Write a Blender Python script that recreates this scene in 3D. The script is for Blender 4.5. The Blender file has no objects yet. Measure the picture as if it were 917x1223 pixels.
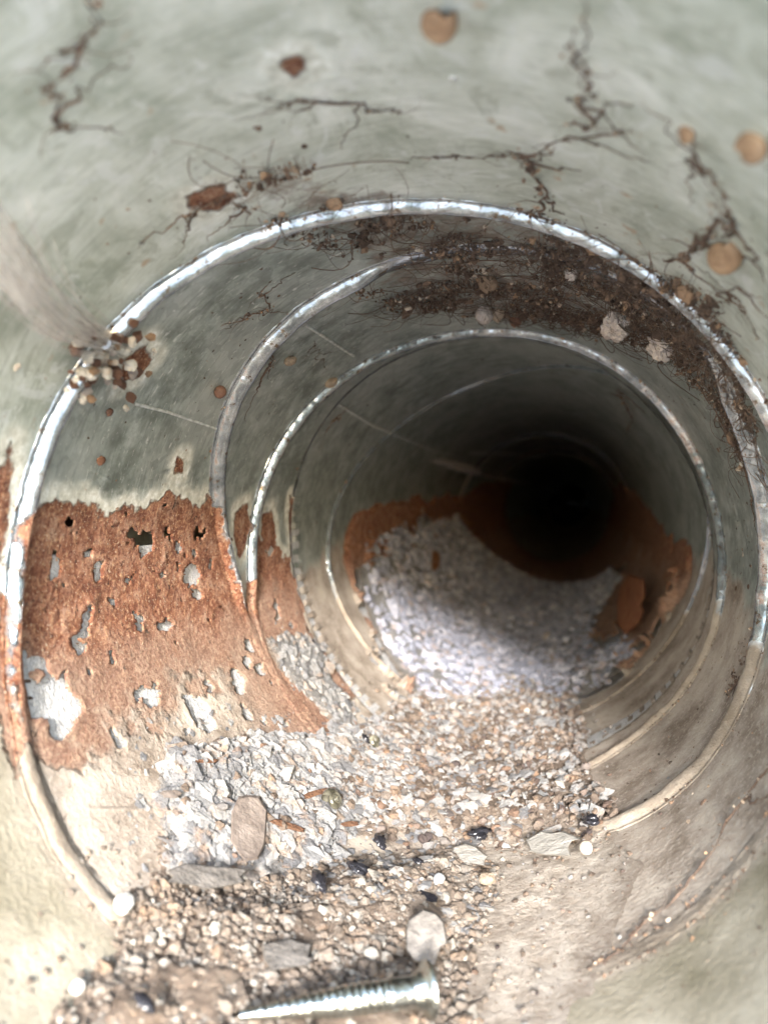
import bpy, bmesh, math, random
import numpy as np
from mathutils import Vector, Matrix, Euler, noise as mnoise

random.seed(7)
rng = np.random.default_rng(7)
C = bpy.context.scene.collection
sc = bpy.context.scene
S = 0.06                      # inner radius of the pipe in metres; lengths below are in radii unless said otherwise
PI = math.pi

# ------------------------------------------------------------------ camera
FPX, W0, H0 = 930.0, 917.0, 1223.0
AX = np.array([(688 - 458.5) / FPX, (598 - 611.5) / FPX, 1.0])     # pipe axis in camera coordinates (right, down, forward)
Fv = AX / np.linalg.norm(AX)
Rv = np.cross([0, 1, 0], Fv); Rv /= np.linalg.norm(Rv)
Dv = np.cross(Fv, Rv)
CX, CZ = 0.382, 0.207
M3 = np.stack([Rv, -Dv, Fv])                                      # rows: pipe x, pipe z, pipe y
cam_d = bpy.data.cameras.new('camera'); cam = bpy.data.objects.new('camera', cam_d); C.objects.link(cam)
def camvec(v):
    w = M3 @ np.array(v, float); return Vector((w[0], w[2], w[1]))
cr, cu, cb = camvec((1, 0, 0)), camvec((0, -1, 0)), camvec((0, 0, -1))
cam.matrix_world = Matrix(((cr.x, cu.x, cb.x, CX * S), (cr.y, cu.y, cb.y, 0), (cr.z, cu.z, cb.z, CZ * S), (0, 0, 0, 1)))
cam_d.sensor_fit = 'VERTICAL'; cam_d.sensor_height = 36; cam_d.sensor_width = 36
cam_d.lens = FPX / H0 * 36
cam_d.clip_start = 0.002; cam_d.clip_end = 3000
cam_d.dof.use_dof = True; cam_d.dof.focus_distance = 2.6 * S; cam_d.dof.aperture_fstop = 17.0
sc.camera = cam
sc.cycles.max_bounces = 9; sc.cycles.diffuse_bounces = 8; sc.cycles.glossy_bounces = 4
sc.view_settings.view_transform = 'Standard'; sc.view_settings.look = 'None'
sc.view_settings.gamma = 1; sc.view_settings.exposure = 2.87

# ------------------------------------------------------------------ sky and sun
SD = Vector((-0.160, 0.925, -0.325)).normalized()                 # direction the sunlight travels
w = bpy.data.worlds.new('World'); sc.world = w; w.use_nodes = True
nt = w.node_tree; bg = nt.nodes['Background']
sky = nt.nodes.new('ShaderNodeTexSky'); sky.sky_type = 'NISHITA'; sky.sun_disc = False
sky.sun_elevation = math.asin(-SD.z); sky.sun_rotation = math.atan2(-SD.x, -SD.y)
nt.links.new(sky.outputs[0], bg.inputs[0]); bg.inputs[1].default_value = 0.15
sl = bpy.data.lights.new('sun', 'SUN'); so = bpy.data.objects.new('sun', sl); C.objects.link(so)
sl.energy = 2.0; sl.angle = math.radians(8); sl.color = (1.0, 0.96, 0.92)
so.rotation_euler = SD.to_track_quat('-Z', 'Y').to_euler(); so.location = (0.5, -1.5, 0.8)

# ------------------------------------------------------------------ pixel ray <-> pipe wall
def back(pts, rad=1.0):
    """where the ray through a point of the photograph meets the cylinder of that radius: theta, y"""
    p = np.atleast_2d(np.array(pts, float))
    d = np.stack([(p[:, 0] - 458.5) / FPX, (p[:, 1] - 611.5) / FPX, np.ones(len(p))], 1)
    q = d @ M3.T
    A = q[:, 0]**2 + q[:, 1]**2; B = 2 * (CX * q[:, 0] + CZ * q[:, 1]); Cc = CX * CX + CZ * CZ - rad * rad
    k = (-B + np.sqrt(B * B - 4 * A * Cc)) / (2 * A)
    return np.arctan2(CZ + k * q[:, 1], CX + k * q[:, 0]), k * q[:, 2]
def P3(px, rad=1.0):
    t, y = back([px], rad); return Vector((rad * math.cos(t[0]), y[0], rad * math.sin(t[0])))
def to_px(x, y, z):
    v = np.stack([x - CX, z - CZ, y], -1) @ M3
    return 458.5 + FPX * v[..., 0] / v[..., 2], 611.5 + FPX * v[..., 1] / v[..., 2], v[..., 2]
def wrap(t, c): return (t - c + PI) % (2 * PI) - PI + c

class Poly:
    """outline on the wall (theta, y); sd() is the signed distance along the wall, positive inside"""
    def __init__(self, px, c=-1.6, ymax=None):
        t, y = back(px); self.c = c
        if ymax: y = np.minimum(y, ymax)
        self.t = wrap(t, c); self.y = y
        self.box = (self.t.min(), self.t.max(), y.min(), y.max())
    def sd(self, t, y):
        t = wrap(t, self.c); out = np.full(t.shape, -1.0)
        b = self.box; m = (t > b[0] - .4) & (t < b[1] + .4) & (y > b[2] - .4) & (y < b[3] + .4)
        px, py = t[m], y[m]; n = len(self.t)
        d = np.full(px.shape, 1e9); ins = np.zeros(px.shape, bool)
        for i in range(n):
            ax, ay, bx_, by = self.t[i], self.y[i], self.t[(i + 1) % n], self.y[(i + 1) % n]
            ex, ey = bx_ - ax, by - ay
            h = np.clip(((px - ax) * ex + (py - ay) * ey) / (ex * ex + ey * ey + 1e-12), 0, 1)
            d = np.minimum(d, np.hypot(px - ax - h * ex, py - ay - h * ey))
            cr_ = ((ay > py) != (by > py)) & (px < ex * (py - ay) / (by - ay + 1e-12) + ax)
            ins ^= cr_
        out[m] = np.where(ins, d, -d)
        return out

def hashn(ix, iy, s):
    h = (ix.astype(np.int64) * 374761393 + iy.astype(np.int64) * 668265263 + s * 974634777) & 0xffffffff
    h = ((h ^ (h >> 13)) * 1274126177) & 0xffffffff
    return ((h ^ (h >> 16)) & 0xffff) / 65535.0
def vn(x, y, s=0):
    ix, iy = np.floor(x), np.floor(y); fx, fy = x - ix, y - iy
    fx = fx * fx * (3 - 2 * fx); fy = fy * fy * (3 - 2 * fy)
    a = hashn(ix, iy, s); b = hashn(ix + 1, iy, s); c = hashn(ix, iy + 1, s); d = hashn(ix + 1, iy + 1, s)
    return (a * (1 - fx) + b * fx) * (1 - fy) + (c * (1 - fx) + d * fx) * fy
def fbm(x, y, s=0, o=4):
    r = 0; a = .5
    for k in range(o): r = r + a * (vn(x, y, s + k * 17) - .5) * 2; x = x * 2.03; y = y * 2.03; a *= .5
    return r
def sstep(a, b, x):
    t = np.clip((x - a) / (b - a), 0, 1); return t * t * (3 - 2 * t)

# ------------------------------------------------------------------ ring seams (fitted to the photograph on the wall)
def ring(px, order, extra=None, ridge=1e-3):
    t, y = back(px)
    M = [np.ones_like(t)]
    for k in range(1, order + 1): M += [np.cos(k * t), np.sin(k * t)]
    M = np.stack(M, 1); R_ = ridge * np.eye(M.shape[1]); R_[0, 0] = 0
    co = np.linalg.solve(M.T @ M + R_ * len(t), M.T @ y)
    def f(t):
        r = np.full(np.shape(t), co[0], float)
        for k in range(1, order + 1): r = r + co[2*k-1] * np.cos(k * t) + co[2*k] * np.sin(k * t)
        return r
    return f
Y1 = ring([(30,600),(60,500),(115,430),(190,350),(280,290),(390,255),(480,243),(560,245),(640,262),(720,295),(790,335),(850,390),(905,470),(22,700),(14,780),(30,900),(70,1000),(130,1085)], 4)
Y2 = ring([(258,560),(275,490),(310,420),(360,370),(430,335),(510,303),(600,297),(690,318),(790,370),(860,450),(902,540),(917,640),(915,730),(890,830),(830,915),(735,985),(262,640),(287,715),(318,790),(360,850),(410,900)], 5)
Y3 = ring([(299,640),(304,600),(318,570),(350,510),(400,455),(480,412),(580,394),(680,408),(780,470),(840,560),(864,640),(859,730),(830,805),(770,870),(705,915),(303,710),(316,770),(345,840),(385,885)], 5)
YL = ring([(349,640),(349,673),(361,725),(395,791),(424,830),(352,590),(368,530),(402,486),(452,442),(510,414),(590,402),(690,425),(780,492),(830,570),(850,650),(846,730),(815,800),(760,855),(700,897)], 5)
Y4 = ring([(447,540),(420,572),(402,610),(395,650),(410,720),(450,780),(510,832),(800,500),(832,560),(842,640),(826,710),(790,768),(710,838)], 3)
Y5 = ring([(640,560),(690,540),(740,570),(755,620),(730,670),(680,690),(635,660),(625,610)], 1)

# ------------------------------------------------------------------ outlines on the wall
RUST1 = Poly([(22,640),(30,612),(60,602),(100,600),(118,612),(135,616),(150,600),(175,604),(200,590),(215,592),(235,604),(250,596),(263,640),(272,690),(292,722),(306,660),(308,645),(322,640),(345,668),(361,725),(395,791),(424,830),(420,870),(380,900),(330,910),(250,930),(180,930),(130,925),(70,920),(36,900),(14,820),(12,720)], c=-2.9)
RSPOT = [Poly([(278,640),(280,612),(295,600),(300,625),(292,660),(284,670)], c=-2.9), Poly([(311,640),(314,612),(326,608),(330,640),(325,668)], c=-2.9),
         Poly([(208,565),(211,548),(220,548),(219,566)], c=2.9), Poly([(150,430),(176,408),(184,430),(165,452),(148,455)], c=2.9),
         Poly([(0,560),(14,530),(18,560),(8,640),(0,680)], c=-2.9, ), Poly([(0,700),(10,720),(8,820),(26,880),(20,930),(0,860)], c=-2.9),
         Poly([(346,592),(352,598),(352,640),(347,650)], c=-2.9), Poly([(332,75),(352,62),(368,80),(350,92)], c=1.6), Poly([(222,235),(262,222),(280,235),(262,250),(228,250)], c=1.6)]
RUST2 = Poly([(418,690),(414,650),(424,615),(443,602),(455,607),(470,603),(492,598),(512,598),(535,588),(555,592),(580,575),(608,575),(640,585),(665,600),(700,600),(735,575),(764,596),(778,620),(795,640),(815,650),(822,655),(820,690),(805,720),(780,755),(755,790),(700,828),(600,860),(510,840),(470,790),(440,735)], c=-1.6, ymax=16)
HOLE2 = [Poly([(428,668),(436,640),(446,650),(456,636),(466,648),(480,632),(492,640),(508,628),(520,632),(545,616),(556,640),(575,655),(600,672),(640,692),(690,700),(735,678),(742,690),(722,712),(700,735),(672,745),(690,768),(712,776),(740,765),(757,785),(700,832),(600,862),(510,842),(470,792),(442,738),(430,700)], c=-1.6),
         Poly([(734,752),(745,735),(770,712),(772,700),(765,722),(752,744),(742,760)], c=-.7), Poly([(798,700),(806,682),(812,690),(806,712),(790,738),(770,765),(786,735)], c=-.5)]
A1 = Poly([(190,915),(215,892),(300,886),(345,880),(400,875),(440,870),(480,900),(490,960),(430,990),(395,1035),(300,1052),(205,1045),(188,980)], c=-2)
A2 = Poly([(318,765),(350,755),(385,770),(398,815),(430,850),(410,872),(370,835),(335,800)], c=-2.4)
B1 = Poly([(415,880),(470,845),(520,828),(600,815),(690,828),(700,870),(705,920),(740,985),(700,1010),(600,1016),(480,1010),(420,990),(385,960)], c=-1.6)
C1 = Poly([(428,668),(440,636),(545,612),(575,650),(610,676),(680,697),(735,676),(742,690),(715,735),(712,776),(745,765),(768,772),(702,830),(640,842),(600,850),(510,842),(470,792),(442,738)], c=-1.6)
D1 = Poly([(185,1052),(300,1045),(400,1022),(560,1010),(600,1080),(560,1150),(590,1400),(30,1400),(80,1190),(140,1095)], c=-1.9)
E1 = Poly([(470,985),(620,1000),(735,990),(760,1040),(735,1100),(700,1200),(720,1400),(480,1400),(480,1100)], c=-1.6)
TOP = Poly([(255,215),(300,200),(360,192),(400,196),(480,218),(560,236),(650,255),(700,290),(790,325),(850,350),(880,420),(905,520),(885,560),(850,470),(800,430),(740,402),(690,396),(620,388),(560,385),(470,372),(420,345),(400,305),(300,260)], c=1.4)
holes_px = [((70,672),9),((103,660),5),((170,655),11),((160,642),5),((122,680),7),((115,690),5),((228,690),10),((236,708),6),((85,628),5),((92,762),8),((100,748),6),((108,735),6),
            ((55,830),22),((70,850),16),((40,812),14),((85,842),10),((28,790),8),((17,745),6),((16,720),5),((18,765),5),((238,850),14),((246,858),12),((226,838),9),((293,850),10),((283,812),9),((300,770),7),((296,790),5),
            ((175,832),7),((185,831),5),((140,872),6),((132,785),4),((200,635),4),((150,612),4),((213,640),3),((165,745),4),((98,772),7),((310,800),6),((250,822),6)]
HT, HY = back([h[0] for h in holes_px]); HR = np.array([h[1] for h in holes_px]) * HY / FPX * 1.5

def rust_sd(t, y):
    n = .05 * fbm(t * 9, y * 9, 3) + .02 * fbm(t * 40, y * 40, 5)
    a = RUST1.sd(t, y) + n * np.clip(y / 2.5, .5, 2)
    for p in RSPOT: a = np.maximum(a, p.sd(t, y) + n * .35)
    b = RUST2.sd(t, y) + .10 * fbm(t * 7, y * 3.5, 9)
    return np.maximum(a, b)
def hole_sd(t, y):
    """positive where the rusted sheet has gone"""
    r1 = RUST1.sd(t, y)
    h = np.full(t.shape, -.5)
    wob = .018 * fbm(t * 20, y * 20, 21) + .012 * fbm(t * 60, y * 60, 22, 2)
    m = r1 > -.1
    w1 = .055 * fbm(t[m] * 15, y[m] * 15, 23); w2 = .055 * fbm(t[m] * 15, y[m] * 15, 24)
    for a, b, r in zip(HT, HY, HR):
        dt = wrap(t[m], a) - a
        h[m] = np.maximum(h[m], r * 1.1 - np.hypot(dt + w1, y[m] - b + w2))
    h = h + wob
    pin = fbm(t * 17, y * 17, 31, 4) - .52 + .12 * vn(t * 3, y * 3, 33)                                  # scattered pinholes
    h = np.where(m, np.maximum(h, np.minimum(pin * .14, r1 - .03)), -.5)
    g = np.full(t.shape, -.5)
    fr = .42 * fbm(t * 2.5, y * 4.2, 41) + .10 * fbm(t * 9, y * 9, 45) + .05 * fbm(t * 60, y * 5, 42)      # fringed edge of the far hole, torn along the pipe's length
    for i, p in enumerate(HOLE2): g = np.maximum(g, p.sd(t, y) + (fr if i == 0 else .02 * fbm(t * 30, y * 12, 44)))
    return np.maximum(h, g)
def low_m(t, y):
    return sstep(-.36, -.50, np.sin(t) + .16 * fbm(t * 8, y * 8, 52) + .08 * fbm(t * 24, y * 24, 53)) * (np.cos(t) < 0) * (y < 3.2) * sstep(3.1, 2.5, y)
def dust_m(t, y):
    z = np.sin(t); n = fbm(t * 3, y * 3, 51) * .22
    d = sstep(.06, -.34, z + n)
    return d + .9 * low_m(t, y)
def bed_h(t, y):
    r = np.zeros(t.shape)
    for p, h, w_ in ((A1, .035, .10), (A2, .015, .06), (B1, .065, .25), (C1, .05, .35), (D1, .085, .30), (E1, .022, .45)):
        n = .03 * fbm(t * 12, y * 12, 61) + .05 * fbm(t * 4, y * 4, 62)
        r = np.maximum(r, h * sstep(0, w_, p.sd(t, y) + n) + (.001 if p is E1 else .004) * (p.sd(t, y) + n > 0))
    return r

# ------------------------------------------------------------------ shader helpers
class NT:
    def __init__(s, name):
        s.m = bpy.data.materials.new(name); s.m.use_nodes = True; s.t = s.m.node_tree
        s.b = s.t.nodes['Principled BSDF']; s.tc = s.n('ShaderNodeTexCoord')
        s.pos = s.vmul(s.tc.outputs['Object'], 1 / S)
    def n(s, ty, **k):
        x = s.t.nodes.new(ty)
        for a, v in k.items(): setattr(x, a, v)
        return x
    def put(s, sock, v):
        if hasattr(v, 'is_linked') or hasattr(v, 'links'): s.t.links.new(v, sock)
        elif isinstance(v, (tuple, list)) and sock.type == 'RGBA' and len(v) == 3: sock.default_value = (*v, 1)
        elif sock.type == 'RGBA' and not isinstance(v, (tuple, list)): sock.default_value = (v, v, v, 1)
        else: sock.default_value = v
    def vmul(s, v, f):
        x = s.n('ShaderNodeVectorMath', operation='MULTIPLY'); s.put(x.inputs[0], v)
        x.inputs[1].default_value = (f, f, f) if not isinstance(f, tuple) else f; return x.outputs[0]
    def math(s, op, a, b=0.0, c=None, clamp=False):
        x = s.n('ShaderNodeMath', operation=op); x.use_clamp = clamp; s.put(x.inputs[0], a); s.put(x.inputs[1], b)
        if c is not None: s.put(x.inputs[2], c)
        return x.outputs[0]
    def noise(s, scale, detail=4, rough=.55, vec=None, dist=0):
        x = s.n('ShaderNodeTexNoise'); s.put(x.inputs['Vector'], vec if vec is not None else s.pos)
        x.inputs['Scale'].default_value = scale; x.inputs['Detail'].default_value = detail
        x.inputs['Roughness'].default_value = rough; x.inputs['Distortion'].default_value = dist
        return x.outputs['Fac']
    def vor(s, scale, feat='F1', vec=None, out='Distance', rnd=1):
        x = s.n('ShaderNodeTexVoronoi', feature=feat); s.put(x.inputs['Vector'], vec if vec is not None else s.pos)
        x.inputs['Scale'].default_value = scale; x.inputs['Randomness'].default_value = rnd; return x.outputs[out]
    def ramp(s, f, stops, ease=False):
        x = s.n('ShaderNodeValToRGB'); s.put(x.inputs[0], f); e = x.color_ramp.elements
        if ease: x.color_ramp.interpolation = 'EASE'
        while len(e) < len(stops): e.new(.5)
        for q, (p, c) in zip(e, stops):
            q.position = p; q.color = (*c, 1) if isinstance(c, (tuple, list)) else (c, c, c, 1)
        return x.outputs[0]
    def mix(s, f, a, b, mode='MIX'):
        x = s.n('ShaderNodeMix', data_type='RGBA', blend_type=mode); s.put(x.inputs[0], f); s.put(x.inputs[6], a); s.put(x.inputs[7], b); return x.outputs[2]
    def rng(s, f, a, b, c=0.0, d=1.0):
        x = s.n('ShaderNodeMapRange'); x.interpolation_type = 'SMOOTHSTEP'
        for i, v in enumerate((f, a, b, c, d)): s.put(x.inputs[i], v)
        return x.outputs[0]
    def attr(s, name, out='Fac'):
        x = s.n('ShaderNodeAttribute'); x.attribute_name = name; return x.outputs[out]
    def bump(s, h, dist, strength=1, prev=None):
        x = s.n('ShaderNodeBump'); s.put(x.inputs['Height'], h); x.inputs['Distance'].default_value = dist * S; x.inputs['Strength'].default_value = strength
        if prev is not None: s.t.links.new(prev, x.inputs['Normal'])
        return x.outputs[0]
    def done(s, col, rough, metal=0.0, normal=None, spec=None):
        s.put(s.b.inputs['Base Color'], col); s.put(s.b.inputs['Roughness'], rough); s.put(s.b.inputs['Metallic'], metal)
        if normal is not None: s.t.links.new(normal, s.b.inputs['Normal'])
        if spec is not None: s.b.inputs['Specular IOR Level'].default_value = spec
        return s.m

def mat_wall(name, bead=False):
    m = NT(name)
    tc = m.attr('wallco', 'Vector')
    fl = m.noise(1, 3, .6, m.vmul(tc, (24, 70, 1)), .8)
    big = m.noise(2.2, 5, .6); mid = m.noise(9, 5, .65); fine = m.noise(60, 4, .7)
    st = m.noise(1, 4, .6, m.vmul(tc, (9, 85, 1)), 0)                       # wiping streaks that run round the pipe
    st2 = m.noise(1, 3, .6, m.vmul(tc, (20, 120, 1)), 0)
    spang = m.vor(26, out='Color')
    if bead:
        g = m.ramp(m.noise(12, 5, .65), [(.34, (.34, .39, .43)), (.5, (.58, .64, .69)), (.66, (.80, .85, .89))])
        g = m.mix(m.rng(m.noise(30, 5, .7), .57, .64), g, (.26, .20, .15))
    else:
        g = m.ramp(mid, [(.36, (.19, .215, .19)), (.5, (.30, .335, .305)), (.64, (.46, .50, .475))])
        g = m.mix(m.rng(big, .42, .66), g, (.42, .45, .42))
        g = m.mix(.22, g, m.math('ADD', m.math('MULTIPLY', spang, .8), .1), 'OVERLAY')
        g = m.mix(m.math('MULTIPLY', m.rng(st, .56, .72), .35), g, (.55, .60, .57))
        g = m.mix(m.math('MULTIPLY', m.rng(st, .46, .32), .35), g, (.13, .15, .13))
        g = m.mix(m.rng(st2, .66, .70), g, (.68, .68, .62))
        g = m.mix(m.rng(m.noise(34, 4, .75), .66, .74), g, (.12, .09, .07))
    pale = m.ramp(m.noise(3.2, 7, .68, None, .6), [(.36, (.40, .44, .37)), (.46, (.57, .61, .54)), (.56, (.69, .73, .67)), (.66, (.85, .88, .84))])
    pale = m.mix(m.math('MULTIPLY', m.rng(st, .55, .66), .32), pale, (.84, .85, .82)); pale = m.mix(m.math('MULTIPLY', m.rng(st, .46, .36), .32), pale, (.27, .30, .25))
    pale = m.mix(m.rng(m.noise(34, 4, .75), .70, .78), pale, (.25, .20, .16))
    blot = m.noise(6, 7, .72, None, 1.5)
    pale = m.mix(m.math('MULTIPLY', m.rng(blot, .56, .62), .55), pale, (.80, .83, .82)); pale = m.mix(m.math('MULTIPLY', m.rng(blot, .45, .38), .6), pale, (.37, .40, .33))
    pale = m.mix(m.rng(m.noise(11, 3, .6), .66, .72), pale, (.50, .41, .30))
    if not bead: g = m.mix(m.math('MULTIPLY', m.attr('near'), .9), g, pale)
    g = m.mix(m.math('MULTIPLY', m.rng(fl, .63, .69), .6), g, (.78, .80, .76)) if not bead else g
    # brown film of grime
    gr = m.attr('grime'); gn = m.math('ADD', gr, m.math('MULTIPLY', m.math('SUBTRACT', m.noise(14, 6, .7), .5), 1.5))
    g = m.mix(m.math('MULTIPLY', m.rng(gn, .35, .75), .8), g, m.ramp(m.noise(34, 6, .75), [(.3, (.085, .06, .045)), (.5, (.19, .14, .11)), (.7, (.33, .25, .20))]))
    # dust
    du = m.math('ADD', m.attr('dust'), m.math('MULTIPLY', m.math('SUBTRACT', m.noise(6, 6, .65), .5), .7))
    duf = m.rng(du, .30, .72)
    near = m.attr('near')
    duc = m.ramp(m.noise(5, 6, .62), [(.37, (.20, .16, .125)), (.5, (.32, .27, .225)), (.63, (.45, .395, .335))])
    duc = m.mix(m.math('MULTIPLY', m.rng(fine, .52, .62), .5), duc, (.47, .42, .36))
    duc = m.mix(near, duc, m.ramp(m.noise(3.5, 6, .6), [(.36, (.18, .16, .11)), (.5, (.28, .25, .19)), (.64, (.38, .345, .275))]))
    duc = m.mix(m.rng(m.noise(44, 5, .75), .62, .68), duc, (.13, .085, .055))
    if bead: duc = m.mix(.5, duc, (.17, .14, .105))
    g2 = m.mix(duf, g, duc)
    # rust
    rs = m.math('ADD', m.attr('rust'), m.math('MULTIPLY', m.math('SUBTRACT', m.noise(24, 6, .7), .5), .055))
    rf = m.math('MULTIPLY', m.rng(rs, -.004, .008), m.rng(m.math('ADD', m.attr('dust'), m.math('MULTIPLY', m.noise(18, 6, .7), .8)), 2.35, 1.75))
    rn = m.noise(13, 8, .68); rg = m.noise(70, 5, .75); sp = m.noise(120, 3, .8)
    rc = m.ramp(rn, [(.34, (.13, .042, .024)), (.45, (.24, .095, .050)), (.54, (.31, .145, .088)), (.66, (.42, .26, .18))])
    rc = m.mix(m.rng(rg, .53, .63), rc, (.50, .29, .165))
    rc = m.mix(m.rng(rg, .48, .38), rc, (.13, .042, .024))
    rc = m.mix(m.rng(sp, .60, .68), rc, (.70, .58, .42))
    rc = m.mix(m.rng(m.noise(28, 5, .75), .61, .66), rc, (.045, .022, .016))
    # lower rust carries the pale pink dust
    rc = m.mix(m.math('MULTIPLY', m.rng(du, .55, 1.35), .8), rc, m.ramp(rg, [(.38, (.30, .19, .14)), (.62, (.46, .36, .28))]))
    halo = m.math('MULTIPLY', m.math('MULTIPLY', m.rng(rs, -.075, -.02), m.rng(m.attr('dust'), .75, .3)), m.math('SUBTRACT', 1.0, m.attr('deep')))
    hc = m.ramp(m.noise(30, 5, .7), [(.3, (.38, .37, .31)), (.5, (.58, .57, .50)), (.68, (.80, .80, .76))])
    hm = 0.0 if bead else m.math('MULTIPLY', halo, m.rng(m.noise(26, 4), .25, .42))
    g3 = m.mix(hm, g2, hc); col = m.mix(rf, g3, rc)
    nonm = m.math('MAXIMUM', m.math('MAXIMUM', rf, duf), 0.0 if bead else m.math('MULTIPLY', hm, .8))
    met = m.math('MULTIPLY', m.math('SUBTRACT', 1.0, nonm), .85 if bead else .45)
    ro = m.math('ADD', .10 if bead else .40, m.math('MULTIPLY', mid, .16)); ro = m.mix(nonm, ro, .93)
    h = m.math('ADD', m.math('MULTIPLY', m.math('MULTIPLY', rg, rf), 1.0), m.math('MULTIPLY', m.math('MULTIPLY', fine, duf), .25))
    h = m.math('ADD', h, m.math('MULTIPLY', rn, m.math('MULTIPLY', rf, 1.2)))
    h = m.math('ADD', h, m.math('MULTIPLY', mid, .10 if not bead else .2))
    nb = m.bump(h, .022, .9)
    return m.done(col, ro, met, nb, .35)

def mat_stone(name, stops, use_attr=False, rough=.9, spec=.25, stain=(.30, .20, .13), stainf=.5):
    m = NT(name)
    if use_attr: r = m.attr('tint')
    else:
        sp_ = m.n('ShaderNodeSeparateColor'); m.t.links.new(m.n('ShaderNodeObjectInfo').outputs['Color'], sp_.inputs[0]); r = sp_.outputs[0]
    c = m.ramp(r, stops)
    gpos = m.vmul(m.n('ShaderNodeNewGeometry').outputs['Position'], 1 / S)
    n1 = m.noise(45, 6, .7, gpos); n2 = m.noise(14, 4, .6, gpos)
    c = m.mix(.6, c, m.ramp(n1, [(.25, .28), (.5, .5), (.75, .78)]), 'OVERLAY')
    c = m.mix(m.math('MULTIPLY', m.rng(n2, .52, .68), stainf), c, stain)
    return m.done(c, rough, 0, m.bump(n1, .02, .8), spec)

def mat_plain(name, stops, scale=20, rough=.8, metal=0.0, bump=.01, spec=.3, det=5):
    m = NT(name); n1 = m.noise(scale, det, .65)
    return m.done(m.ramp(n1, stops), rough, metal, m.bump(m.noise(scale * 3, 4, .7), bump, .8), spec)

M_WALL = mat_wall('galvanised steel'); M_BEAD = mat_wall('galvanised bead', True)
GREY = [(0, (.115, .115, .12)), (.25, (.18, .18, .185)), (.5, (.235, .235, .235)), (.75, (.285, .28, .275)), (.92, (.36, .35, .335)), (1, (.19, .15, .12))]
SHADE_BLUE = [(0, (.16, .17, .205)), (.4, (.24, .25, .305)), (.75, (.31, .32, .38)), (.95, (.40, .40, .45)), (1, (.26, .22, .20))]  # far gravel greys with the blue of the shade mixed into them

BROWN = [(0, (.08, .062, .05)), (.2, (.13, .10, .08)), (.42, (.175, .138, .11)), (.6, (.20, .187, .178)), (.75, (.28, .272, .265)), (.88, (.17, .11, .078)), (.96, (.06, .05, .05)), (1, (.45, .42, .37))]
CLOD = [(0, (.13, .105, .085)), (.3, (.19, .155, .125)), (.6, (.23, .19, .155)), (.85, (.25, .23, .205)), (1, (.42, .39, .34))]
M_GREY = mat_stone('grey stone', GREY); M_GREYA = mat_stone('grey stone bed', GREY, True)
M_BLUE = mat_stone('blue grey stone', SHADE_BLUE); M_SHADEBLUEA = mat_stone('shade tinted stone bed', SHADE_BLUE, True)  # grey stone tinted for the bluish shade deep in the pipe
M_BROWN = mat_stone('mixed pebble', BROWN); M_BROWNA = mat_stone('mixed pebble bed', BROWN, True)
M_CLOD = mat_stone('soil clod', CLOD); M_CLODA = mat_stone('soil clod bed', CLOD, True)
CRUMB = [(0, (.075, .052, .04)), (.4, (.16, .11, .083)), (.7, (.26, .175, .125)), (.86, (.40, .26, .16)), (1, (.62, .54, .45))]
M_CRUMBA = mat_stone('grime crumbs', CRUMB, True, rough=1, stainf=.2)
M_STRAND = mat_plain('dirt strand', [(.3, (.095, .065, .05)), (.7, (.24, .165, .125))], 30, 1, bump=.02)
M_MORTAR = mat_plain('grey mortar', [(.28, (.42, .42, .43)), (.5, (.55, .55, .55)), (.7, (.66, .65, .64))], 22, .95, bump=.03)

# ------------------------------------------------------------------ object helpers
def tag(o, label=None, cat=None, group=None, kind=None):
    if label: o['label'] = label
    if cat: o['category'] = cat
    if group: o['group'] = group
    if kind: o['kind'] = kind
    return o
def empty(name, loc=(0, 0, 0)):
    o = bpy.data.objects.new(name, None); C.objects.link(o); o.location = loc; o.empty_display_size = .01; return o
def mesh_np(name, V, F, mat, parent=None, attrs=None, smooth=True):
    """V in radii (pipe space), F (n,3|4)"""
    me = bpy.data.meshes.new(name); V = np.asarray(V, np.float32) * S; F = np.asarray(F, np.int32); k = F.shape[1]
    me.vertices.add(len(V)); me.vertices.foreach_set('co', V.ravel())
    me.loops.add(F.size); me.loops.foreach_set('vertex_index', F.ravel())
    me.polygons.add(len(F)); me.polygons.foreach_set('loop_start', np.arange(0, F.size, k, dtype=np.int32))
    me.polygons.foreach_set('use_smooth', np.full(len(F), smooth))
    me.update(calc_edges=True)
    for n_, v in (attrs or {}).items():
        if v.ndim == 1: a = me.attributes.new(n_, 'FLOAT', 'POINT'); a.data.foreach_set('value', v.astype(np.float32))
        else: a = me.attributes.new(n_, 'FLOAT_VECTOR', 'POINT'); a.data.foreach_set('vector', v.astype(np.float32).ravel())
    me.materials.append(mat)
    o = bpy.data.objects.new(name, me); C.objects.link(o)
    if parent: o.parent = parent
    return o
def cyl(t, r, y): return np.stack([r * np.cos(t), y, r * np.sin(t)], -1)
def wall_attrs(t, y, rust=None, grime=None):
    ru = rust_sd(t, y) if rust is None else rust
    z = np.sin(t)
    gm = sstep(-.04, .14, TOP.sd(t, y)) * .60
    gm = np.maximum(gm, .42 * sstep(.5, -.1, np.abs(wrap(t, .55) - .55)) * sstep(1.9, 2.6, y) * sstep(4, 3.4, y))
    gm = np.maximum(gm, .34 * sstep(1.0, -.2, np.abs(wrap(t, .0))) * sstep(1.5, 2.2, y) * sstep(4, 3.4, y))
    return dict(rust=ru, dust=dust_m(t, y), grime=gm, near=sstep(.0, -.10, y - Y1(t)), deep=sstep(3.9, 4.6, y),
                wallco=np.stack([t, y, 0 * t], -1))

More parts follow.
